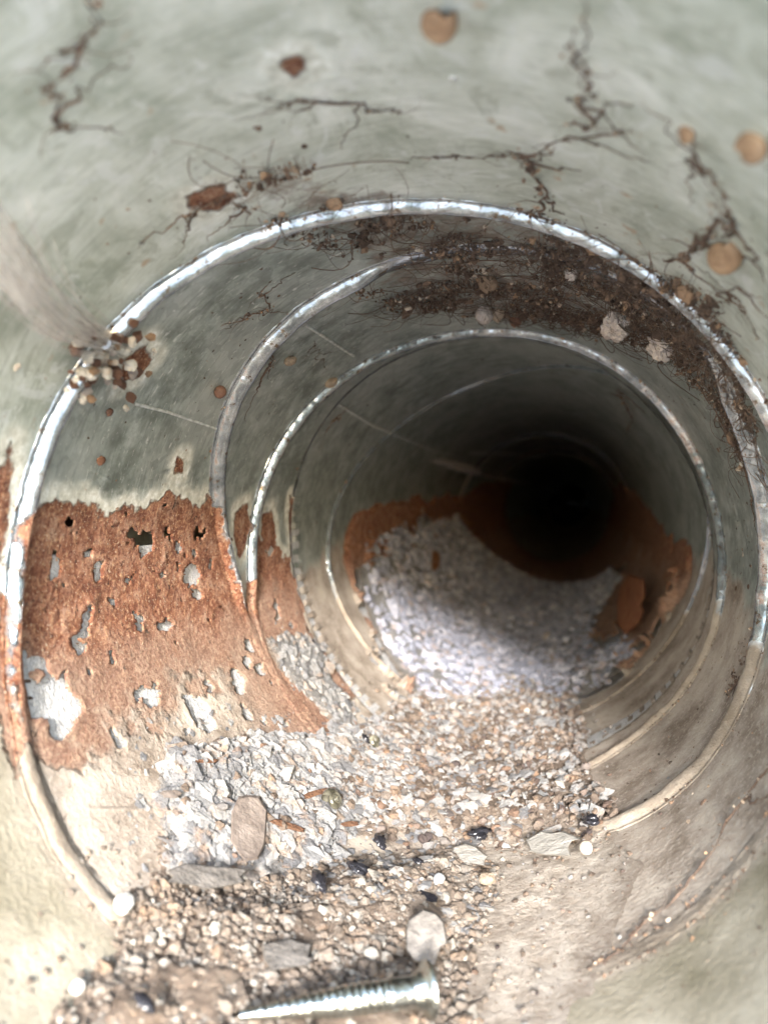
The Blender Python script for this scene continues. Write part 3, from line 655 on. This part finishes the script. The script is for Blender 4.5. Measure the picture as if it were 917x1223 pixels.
# matted brown grime between the rings
V, F, T = [], [], []; r_ = np.random.default_rng(77); n = 0; bt, by_, br, bs = [], [], [], []
while n < 6200:
    t0, t1, y0, y1 = TOP.box; t = r_.uniform(t0, t1, 4000); y = r_.uniform(y0, y1, 4000); s = TOP.sd(t, y)
    dn = fbm(t * 5, y * 5, 55) * .9 + fbm(t * 16, y * 16, 56) * .7
    okk = (s > 0) & (dn + .25 * sstep(1.5, 1.1, wrap(t, 1.4)) > .05)
    bt += list(t[okk]); by_ += list(y[okk]); bs += list(np.clip(dn[okk], 0, 1)); n = len(bt)
bt, by_, bs = np.array(bt[:6200]), np.array(by_[:6200]), np.array(bs[:6200])
Vs, Fs, Ts = [], [], []; off = 0
for a, b, c in zip(bt, by_, bs):
    Vp, Fp = CHIP[int(r_.integers(0, 14))] if r_.random() < .4 else PEB[int(r_.integers(0, 12))]
    sz = .0048 * math.exp(r_.normal() * .65); lift = r_.random() * .06 * c
    R_ = np.array(basis(a, (r_.normal(), r_.normal()), r_.uniform(0, 6.3))); rr = 1 - lift
    Vs.append((Vp * sz) @ R_.T + np.array([rr * math.cos(a), b, rr * math.sin(a)])); Fs.append(Fp + off); off += len(Vp); Ts.append(np.full(len(Vp), r_.random()**1.5))
tag(mesh_np('grime_crumbs', np.concatenate(Vs), np.concatenate(Fs), M_CRUMBA, None, dict(tint=np.concatenate(Ts)), smooth=False), kind='stuff')
V, F = [], []
for k in range(1500):
    j = int(r_.integers(0, len(bt))); a0, b0 = bt[j], by_[j]; L = .03 + .24 * r_.random()**2; an = r_.uniform(0, 6.28); cv = r_.normal() * .9; hp = []
    lf = r_.random() * .05
    for q_ in np.linspace(0, 1, 8): hp.append(tuple(cyl(np.array(a0 + L * q_ * math.cos(an + cv * q_)), np.array(1 - .003 - lf * math.sin(q_ * PI)), np.array(b0 + L * q_ * math.sin(an + cv * q_)))))
    tube(hp, [.0006 + .0013 * r_.random()**2] * 8, V, F, 3)
tag(mesh_np('grime_fibres', np.concatenate(V), np.concatenate(F), M_STRAND), kind='stuff')
# specks of dirt scattered over the wall
Vs, Fs, Ts = [], [], []; off = 0
for k in range(1500):
    if k < 900: a = r_.uniform(-.95, 1.2); b = r_.uniform(1.6, 3.5)
    else: a = r_.uniform(.6, 3.4); b = math.exp(r_.uniform(math.log(1.3), math.log(5)))
    Vp, Fp = CHIP[int(r_.integers(0, 14))]; sz = .0035 * math.exp(r_.normal() * .6)
    R_ = np.array(basis(a, (r_.normal() * .3, r_.normal() * .3), r_.uniform(0, 6.3))); rr = 1.0 if b < YL(np.array(a)) else 1.02
    Vs.append((Vp * sz) @ R_.T + np.array([rr * math.cos(a), b, rr * math.sin(a)])); Fs.append(Fp + off); off += len(Vp); Ts.append(np.full(len(Vp), r_.random()**1.4))
tag(mesh_np('wall_specks', np.concatenate(Vs), np.concatenate(Fs), M_CRUMBA, None, dict(tint=np.concatenate(Ts)), smooth=False), kind='stuff')

Vs, Fs, Ts = [], [], []; off = 0
for k in range(5200):
    fn, hw, r0 = [(Y1, .036, 1.0), (Y2, .05, 1.0), (Y3, .036, 1.0), (YL, .01, 1.02), (Y4, .022, 1.02)][[0, 0, 1, 1, 2, 2, 3, 4][int(r_.integers(0, 8))]]
    a = r_.uniform(-1.35, 3.6); wgt_ = vn(np.array(a * 9.), np.array(hw * 100), 5)
    if r_.random() > wgt_ * (1.2 if a < 1.3 else .35): continue
    b = float(fn(np.array(a))) + (hw if r_.random() < .5 else -hw) * (1 + .25 * r_.normal())
    Vp, Fp = PEB[int(r_.integers(0, 12))] if r_.random() < .5 else CHIP[int(r_.integers(0, 14))]; sz = .0048 * math.exp(r_.normal() * .5)
    R_ = np.array(basis(a, (r_.normal(), r_.normal()), r_.uniform(0, 6.3)))
    Vs.append((Vp * sz) @ R_.T + np.array([r0 * math.cos(a), b, r0 * math.sin(a)])); Fs.append(Fp + off); off += len(Vp); Ts.append(np.full(len(Vp), r_.random()**1.6))
tag(mesh_np('seam_dirt', np.concatenate(Vs), np.concatenate(Fs), M_CRUMBA, None, dict(tint=np.concatenate(Ts)), smooth=False), kind='stuff')

# ------------------------------------------------------------------ single things
def blob(name, px, rpx, mat, sc3=(1, 1, 1), lump=.1, freq=2.5, lift=.8, rad=None, spin=0, seed=0, sub_=4, tilt=(0, 0)):
    """rounded lump resting on the wall; rpx is its radius in pixels of the photograph"""
    R0 = 1.0 if rad is None else rad; p = P3(px, R0); t = math.atan2(p.z, p.x); u_, v_, d_ = to_px(np.array(p.x), np.array(p.y), np.array(p.z)); r = rpx * float(d_) / FPX
    bm = bmesh.new(); bmesh.ops.create_icosphere(bm, subdivisions=sub_, radius=1)
    for v in bm.verts:
        n_ = mnoise.fractal(v.co * freq + Vector((seed * 3.1, 0, 0)), 1, 2, 4); v.co *= 1 + lump * n_; v.co = Vector((v.co.x * sc3[0], v.co.y * sc3[1], v.co.z * sc3[2]))
    for f in bm.faces: f.smooth = True
    me = bpy.data.meshes.new(name); bm.to_mesh(me); bm.free(); me.materials.append(mat); me.transform(Matrix.Scale(r * S, 4))
    o = bpy.data.objects.new(name, me); C.objects.link(o)
    c = Vector((math.cos(t), 0, math.sin(t))) * (R0 - r * sc3[2] * lift); c.y = p.y
    o.matrix_world = Matrix.Translation(c * S) @ basis(t, tilt, spin).to_4x4(); return o
M_TANSHELL = mat_plain('tan shell', [(.35, (.19, .115, .068)), (.65, (.34, .225, .14))], 9, .75, bump=.01)
def shell(px, rpx, lab, mat, rad=None, spin=0, tilt=(.25, -.55), turns=3.2):
    """coiled snail shell: tube that widens along a flat spiral"""
    R0 = 1.0 if rad is None else rad; p = P3(px, R0); t = math.atan2(p.z, p.x); d_ = float(to_px(np.array(p.x), np.array(p.y), np.array(p.z))[2]); r = rpx * d_ / FPX
    V, F = [], []; pts, rd = [], []; n = 90
    for k in range(n):
        s = k / (n - 1); a = s * turns * 2 * PI; R = r * .62 * math.exp(-(1 - s) * 2.0); pts.append((R * math.cos(a), R * math.sin(a), r * .55 * (1 - s) )); rd.append(R * .68 + r * .02)
    tube(pts, rd, V, F, 16)
    o = mesh_np('snail_shell', np.concatenate(V), np.concatenate(F), mat)
    c = Vector((math.cos(t), 0, math.sin(t))) * (R0 - r * .34); c.y = p.y
    o.matrix_world = Matrix.Translation(c * S) @ basis(t, tilt, spin).to_4x4()
    return tag(o, lab, 'snail shell', 'snail shells')
shell((523, 18), 27, 'round tan snail shell at the top edge of the roof', M_TANSHELL, spin=1)
shell((870, 298), 27, 'large orange tan snail shell stuck to the right of the roof', M_TANSHELL, spin=2)
shell((905, 172), 24, 'tan snail shell at the right edge above the large one', M_TANSHELL, spin=4)
shell((822, 158), 13, 'small brown snail shell left of the edge shell', M_TANSHELL, spin=3)
shell((585, 332), 16, 'dull brown snail shell caught in the grime between rings', mat_plain('brown shell', [(.3, (.16, .11, .075)), (.7, (.27, .19, .13))], 8, .7), spin=5)
shell((617, 380), 10, 'tiny reddish brown snail shell just above the narrow ring', mat_plain('red shell', [(.3, (.15, .07, .045)), (.7, (.28, .15, .10))], 8, .6), spin=5)
m = NT('glossy shell'); M_GLOSS = m.done(m.ramp(m.noise(9, 3), [(.4, (.05, .048, .035)), (.6, (.20, .19, .15))]), .12, 0, None, .8); M_GLOSS.node_tree.nodes['Principled BSDF'].inputs['Coat Weight'].default_value = .8
shell((395, 961), 16, 'glossy olive snail shell lying on the grey chips', M_GLOSS, rad=.945, spin=1, tilt=(.5, -.2))
shell((446, 887), 9, 'tiny glossy snail shell in the rubble behind the olive one', M_GLOSS, rad=.94, spin=3)
M_WOOL = mat_plain('pale lumpy cocoon', [(.3, (.42, .35, .31)), (.7, (.72, .64, .58))], 12, .95, bump=.03)
tag(blob('cocoon', (741, 381), 22, M_WOOL, (1, .75, .7), .55, 1.4, seed=3), 'white lumpy cocoon in the grime at the upper right', 'cocoon', 'pale cocoons')
tag(blob('cocoon', (793, 408), 19, M_WOOL, (1, .8, .6), .6, 1.8, seed=5), 'pinkish lumpy cocoon to the right of the white one', 'cocoon', 'pale cocoons')
tag(blob('cocoon', (578, 368), 13, M_WOOL, (1.0, .8, .8), .12, 2, seed=7, spin=.2), 'smooth grey pink oval cocoon above the narrow ring', 'cocoon', 'pale cocoons')
tag(blob('cocoon', (684, 322), 9, M_WOOL, (1.0, .8, .8), .3, 2, seed=9), 'small pale cocoon on the bright ring at the upper right', 'cocoon', 'pale cocoons')
M_SEED = mat_plain('brown seed', [(.3, (.10, .05, .035)), (.7, (.22, .12, .08))], 14, .45)
M_SEEDP = mat_plain('pale seed', [(.3, (.22, .17, .13)), (.7, (.40, .33, .25))], 25, .7, bump=.02)
tag(blob('seed', (259, 465), 8, M_SEED, (1, 1, .9), .03, sub_=3), 'round dark brown seed on the wall left of the second ring', 'seed')
tag(blob('seed', (344, 428), 8, M_SEEDP, (1.2, .75, .7), .1, sub_=3, spin=.6), 'oval seed stuck to the wall below the wrapped strand', 'seed')
tag(blob('seed', (393, 454), 8, M_SEEDP, (1.15, .7, .7), .1, sub_=3, spin=.9), 'oval brown seed on the outer edge of the narrow ring', 'seed')
tag(blob('rust_drop', (130, 492), 6, M_SEED, (1, .8, .35), .3, sub_=3), 'small rusty blister on the panel below the crumb cluster', 'rust blister', 'rust blisters')
tag(blob('rust_drop', (120, 550), 8, mat_plain('rust blister', [(.3, (.16, .07, .04)), (.7, (.30, .15, .09))], 20, .9), (1, .7, .2), .3, sub_=3), 'flat brown blister just above the pale corrosion line', 'rust blister', 'rust blisters')
M_WHITE = mat_plain('white stone', [(.3, (.48, .47, .43)), (.7, (.62, .61, .57))], 14, .8, bump=.01)
tag(blob('pebble', (143, 1085), 14, M_WHITE, (1, .85, .8), .15, 1.5, seed=3), 'bright white pebble at the left edge of the soil heap', 'pebble')
tag(blob('pebble', (90, 1183), 10, M_WHITE, (1, .85, .8), .15, 1.5, seed=4), 'small white pebble at the lower left end of the heap', 'pebble')
tag(blob('pebble', (541, 92), 6, M_WHITE, (1, .85, .4), .15, 1.5, seed=5), 'tiny white fleck painted in as a highlight high on the roof', 'glint')  # white lump put in place of a glint, its highlight given as colour
M_BLUEP = mat_plain('blue grey stone', [(.3, (.33, .36, .38)), (.7, (.48, .50, .50))], 14, .7, bump=.01)
tag(blob('pebble', (524, 1055), 12, M_BLUEP, (1, .6, .5), .08, 1.5, rad=.94, seed=6), 'smooth blue grey oval pebble above the black stick', 'pebble')
tag(blob('pebble', (702, 1018), 10, mat_plain('cream stone', [(.3, (.52, .46, .38)), (.7, (.68, .62, .53))], 14, .7, bump=.01), (1, .8, .7), .08, 1.5, rad=.95, seed=7), 'cream round pebble right of the pale flat slab', 'pebble')
tag(blob('pebble', (582, 1055), 10, M_SEEDP, (.8, 1, .7), .15, 1.5, rad=.94, seed=8), 'tan round pebble right of the blue grey one', 'pebble')
# crumb cluster on the bright ring, upper left
cl = empty('crumb_cluster', P3((135, 430), .96) * S); tag(cl, 'cluster of pale and brown crumbs stuck on the bright ring at the left', 'crumb cluster')
mats = [M_CLOD, M_SEED, M_WOOL, M_TANSHELL]
r2_ = random.Random(5)
for k in range(74):
    px = (random.Random(k).gauss(128, 24), random.Random(k + 99).gauss(432, 22)); R0 = r2_.uniform(.93, .98); p = P3(px, R0)
    me = proto_mesh('l', k % 10, 'crumb', mats[[0, 1, 0, 1, 2, 0, 1, 3][k % 8]]); o = bpy.data.objects.new('crumb', me); C.objects.link(o); s_ = r2_.choice([.009, .012, .016, .02]) * S
    o.parent = cl; o.matrix_parent_inverse = Matrix.Identity(4)
    o.matrix_local = Matrix.Translation(p * S - cl.location) @ Euler((r2_.random() * 6, r2_.random() * 6, 0)).to_matrix().to_4x4() @ Matrix.Diagonal((s_, s_, s_, 1))
# pale web that hangs from the near wall to the cluster
m = NT('web silk'); m.b.inputs['Alpha'].default_value = .62
M_WEB = m.done(m.ramp(m.noise(7, 6, .7), [(.3, (.42, .36, .31)), (.7, (.68, .62, .57))]), .9); m.put(m.b.inputs['Alpha'], m.rng(m.noise(9, 7, .75), .34, .62, .08, .6))
a, b = P3((-30, 250), .90), P3((128, 405), .955); n, kq = 40, 12; V = []
for i_ in range(n):
    s = i_ / (n - 1); c = a.lerp(b, s) + Vector((0, 0, -.05 * math.sin(s * PI))); wd = .085 * (1 - s) ** .8 + .028
    for j in range(kq):
        an = 2 * PI * j / kq; f = 1 + .5 * mnoise.noise(Vector((s * 5, j * .9, 2)))
        V.append(tuple(c + Vector((0.25 * math.cos(an), .45 * math.sin(an), math.cos(an))) * wd * f * .55))
F = [(i_ * kq + j, i_ * kq + (j + 1) % kq, (i_ + 1) * kq + (j + 1) % kq, (i_ + 1) * kq + j) for i_ in range(n - 1) for j in range(kq)]
tag(mesh_np('spider_web', np.array(V), np.array(F), M_WEB), 'pale dusty spider web funnel hanging at the left edge of the pipe', 'spider web')

r_ = np.random.default_rng(6); Vw, Fw = [], []
for k in range(60):
    o1 = r_.normal(size=3) * .035; o2 = r_.normal(size=3) * .018; o3 = r_.normal(size=3) * .02
    tube([tuple(np.array(a.lerp(b, s)) + o1 * (1 - s) + o2 * s + o3 * math.sin(s * PI) + np.array([0, 0, -.05 * math.sin(s * PI)])) for s in np.linspace(r_.random() * .3, 1, 14)], [.0009] * 14, Vw, Fw, 3)
wf = mesh_np('web_threads', np.concatenate(Vw), np.concatenate(Fw), mat_plain('web thread', [(.3, (.45, .40, .36)), (.7, (.70, .66, .62))], 30, .9), bpy.data.objects['spider_web']); wf['kind'] = 'stuff'
# flat slabs, splinters, beetle pieces
def slab(name, px, w_, h_, th, mat, lab, cat, rad=.95, spin=0, tilt=(0, 0), jag=.12, seed=1, n=14):
    """thin piece lying on the bed; w_ and h_ give the size it shows, lean lifts its far end"""
    r_ = random.Random(seed); n = 12; jag *= 1.6; bm = bmesh.new(); c0 = P3(px, rad); hi, lo = [], []; cs, sn = math.cos(spin), math.sin(spin)
    for i_ in range(n):
        a = 2 * PI * i_ / n; c, q_ = math.cos(a), math.sin(a); e = 2.8; rr = 1 / ((abs(c)**e + abs(q_)**e)**(1 / e))
        x = (rr * c + r_.uniform(-jag, jag)) * w_ / 2; y = (rr * q_ + r_.uniform(-jag, jag)) * h_ / 2
        X, Y = px[0] + x * cs - y * sn, px[1] + x * sn + y * cs
        R0 = rad - tilt[0] * .12 * (-y / h_ + .5)
        lo.append(bm.verts.new(P3((X, Y), R0) - c0)); q2 = P3((px[0] + (X - px[0]) * .93, px[1] + (Y - px[1]) * .93), R0 - th * .9 + r_.uniform(-.06, .06) * th); hi.append(bm.verts.new(q2 - c0))
    inn = []
    for i_ in range(n):
        v = hi[i_].co * .5 + (P3(px, rad - th * .95 - tilt[0] * .06) - c0) * .5; inn.append(bm.verts.new(v + Vector((0, 0, r_.uniform(-.06, .06) * th))))
    cN = bm.verts.new(P3(px, rad - th * .95 - tilt[0] * .06) - c0); bm.faces.new(lo[::-1])
    for i_ in range(n):
        j_ = (i_ + 1) % n; bm.faces.new((lo[i_], lo[j_], hi[j_], hi[i_])); bm.faces.new((hi[i_], hi[j_], inn[j_], inn[i_])); bm.faces.new((inn[i_], inn[j_], cN))
    bmesh.ops.recalc_face_normals(bm, faces=bm.faces[:])
    me = bpy.data.meshes.new(name); bm.to_mesh(me); bm.free(); me.materials.append(mat); me.transform(Matrix.Scale(S, 4))
    o = bpy.data.objects.new(name, me); C.objects.link(o); o.location = c0 * S
    return tag(o, lab, cat)
M_TANFL = mat_plain('tan pink flake', [(.38, (.16, .13, .112)), (.62, (.28, .235, .205))], 12, .85, bump=.008)
M_SLABG = mat_plain('grey slab', [(.36, (.12, .11, .10)), (.64, (.24, .22, .20))], 14, .9, bump=.015)
M_SLABP = mat_plain('pale slab', [(.3, (.33, .31, .28)), (.7, (.47, .45, .41))], 12, .9, bump=.015)
M_WOOD = mat_plain('wood splinter', [(.3, (.13, .06, .035)), (.7, (.27, .15, .09))], 25, .8, bump=.02)
M_BLACK = mat_plain('black wing case', [(.3, (.012, .012, .014)), (.7, (.035, .035, .045))], 10, .16, bump=.004, spec=.7)
slab('flake', (297, 988), 46, 76, .010, M_TANFL, 'oblong tan pink flake lying on the white chips', 'flake', rad=.945, spin=.05, jag=.07, tilt=(.1, 0))
slab('slab', (250, 1046), 90, 26, .014, M_SLABG, 'long flat grey slab at the top edge of the soil heap', 'stone slab', rad=.93, jag=.15, seed=3)
slab('slab', (655, 1008), 66, 26, .018, M_SLABP, 'pale flat stone slab on the sand at the right of the rubble', 'stone slab', rad=.935, jag=.2, seed=4)
slab('slab', (560, 1021), 36, 20, .012, M_SLABP, 'small pale diamond shaped slab left of the larger pale one', 'stone slab', rad=.94, jag=.2, seed=5, spin=.3)
slab('slab', (506, 1122), 50, 62, .02, M_SLABG, 'leaning pinkish grey slab standing just above the screw head', 'stone slab', rad=.915, jag=.15, seed=6, tilt=(.5, -.2))
slab('slab', (345, 1140), 56, 34, .015, M_SLABG, 'blurred grey stone slab in the middle of the soil heap', 'stone slab', rad=.89, jag=.2, seed=8)
slab('splinter', (343, 986), 42, 8, .006, M_WOOD, 'orange brown wood splinter left of the olive snail shell', 'splinter', rad=.94, spin=.3, seed=9)
slab('splinter', (246, 909), 28, 6, .007, M_WOOD, 'brown splinter at the upper edge of the white chips', 'splinter', rad=.955, spin=0, seed=10)
slab('splinter', (378, 947), 30, 7, .008, M_WOOD, 'reddish splinter just behind the olive snail shell', 'splinter', rad=.94, spin=-.3, seed=11)
slab('splinter', (205, 948), 26, 10, .008, M_TANFL, 'tan splinter near the left end of the white chips', 'splinter', rad=.955, seed=12)
slab('splinter', (418, 984), 22, 7, .008, M_WOOD, 'short orange splinter to the right of the olive shell', 'splinter', rad=.94, seed=13)
slab('splinter', (509, 1070), 30, 11, .012, M_BLACK, 'flat black stick lying on the sand', 'splinter', rad=.935, spin=.35, seed=14, jag=.05)
slab('rust_flake', (520, 671), 9, 24, .012, mat_plain('rust flake', [(.3, (.20, .07, .035)), (.7, (.36, .16, .08))], 20, .9), 'upright rust splinter on the shaded gravel', 'rust flake', rad=.93, tilt=(.3, 0), seed=15)
slab('rust_flake', (752, 724), 40, 66, .02, mat_plain('orange flake', [(.3, (.22, .075, .035)), (.7, (.40, .17, .08))], 20, .9, bump=.03), 'bright orange curled rust flake at the right of the far gravel', 'rust flake', rad=.955, spin=.35, tilt=(.8, 0), seed=16, jag=.24)
def wingcase(px, rpx, lab, rad=.935, spin=0, tilt=(0, 0), mat=M_BLACK):
    r0 = empty('beetle_shell'); o1 = blob('wing_case', px, rpx, mat, (1, .55, .3), .4, rad=rad, spin=spin, tilt=tilt, sub_=3, lift=.6)
    o2 = blob('wing_case', (px[0] + rpx * .15, px[1] + rpx * .35), rpx * .9, mat, (.8, .42, .3), .5, rad=rad, spin=spin + .35, tilt=(tilt[0] + .3, tilt[1]), sub_=3, lift=.5, seed=4)
    r0.location = o1.matrix_world.translation
    for o in (o1, o2):
        mw = o.matrix_world.copy(); o.parent = r0; o.matrix_parent_inverse = Matrix.Identity(4); o.matrix_local = Matrix.Translation(-r0.location) @ mw
    tag(r0, lab, 'beetle shell', 'black beetle remains')
wingcase((453, 1005), 13, 'shiny black beetle shell right below the olive snail shell', spin=.3)
wingcase((572, 996), 14, 'glossy blue black beetle shell in the rubble left of the pale slab', spin=2.2)
wingcase((380, 1052), 16, 'dark beetle shell at the top of the soil heap', spin=.5, rad=.92)
wingcase((428, 1038), 15, 'hollow black beetle shell beside the dark one', spin=1.6, rad=.93)
wingcase((705, 979), 13, 'black crumpled beetle remains at the right end of the rubble', spin=.8, rad=.95)
wingcase((499, 1029), 8, 'small dark beetle fragment above the blue grey pebble', spin=1.2, rad=.94)
wingcase((172, 1198), 16, 'blurred dark blue beetle shell low in the soil heap', spin=1.5, rad=.90)
wingcase((436, 882), 7, 'tiny black beetle fragment at the back of the white chips', spin=1.0)
wingcase((374, 768), 5, 'tiny black beetle fragment on the pale patch by the lip', spin=1.0, rad=.985)

# ------------------------------------------------------------------ the screw
tip, head = P3((286, 1213), .885), P3((514, 1182), .865)
screw = empty('steel_screw', tip * S); tag(screw, 'zinc plated steel screw lying on the soil at the bottom edge', 'screw')
L = (head - tip).length; ax = (head - tip).normalized(); ux = ax.orthogonal().normalized(); vx = ax.cross(ux)
m = NT('zinc plate'); M_ZINC = m.done(m.ramp(m.noise(12, 4), [(.3, (.42, .45, .43)), (.7, (.62, .65, .63))]), .22, 1.0, m.bump(m.noise(60, 3), .004))
n, kq = 420, 28; V = []
for i_ in range(n):
    s = i_ / (n - 1); rb = .010 + .021 * min(1, s * 1.8)
    for j in range(kq):
        ph = (s * 24 - j / kq) % 1.0; th = max(0, 1 - abs(ph - .5) / .24) if s < .80 else 0
        r = rb * (.97 + .075 * th * min(1, s * 8)) if s < .80 else rb * 1.04
        if s > .93: r = rb * 1.04 + (s - .93) / .07 * .010
        an = 2 * PI * j / kq; V.append(tuple(ax * (s * L * .96) + (ux * math.cos(an) + vx * math.sin(an)) * r))
F = [(i_ * kq + j, i_ * kq + (j + 1) % kq, (i_ + 1) * kq + (j + 1) % kq, (i_ + 1) * kq + j) for i_ in range(n - 1) for j in range(kq)]
o = mesh_np('threaded_shank', np.array(V), np.array(F), M_ZINC, screw)
prof = [(.90, .030), (.935, .036), (.965, .050), (.975, .058), (.99, .060), (1.0, .056), (1.003, .048), (.998, .020), (.985, .016), (.980, 0)]
V = [tuple(ax * (s * L) + (ux * math.cos(2 * PI * j / 40) + vx * math.sin(2 * PI * j / 40)) * r) for s, r in prof for j in range(40)]
F = [(i_ * 40 + j, i_ * 40 + (j + 1) % 40, (i_ + 1) * 40 + (j + 1) % 40, (i_ + 1) * 40 + j) for i_ in range(len(prof) - 1) for j in range(40)]
mesh_np('head', np.array(V), np.array(F), M_ZINC, screw)
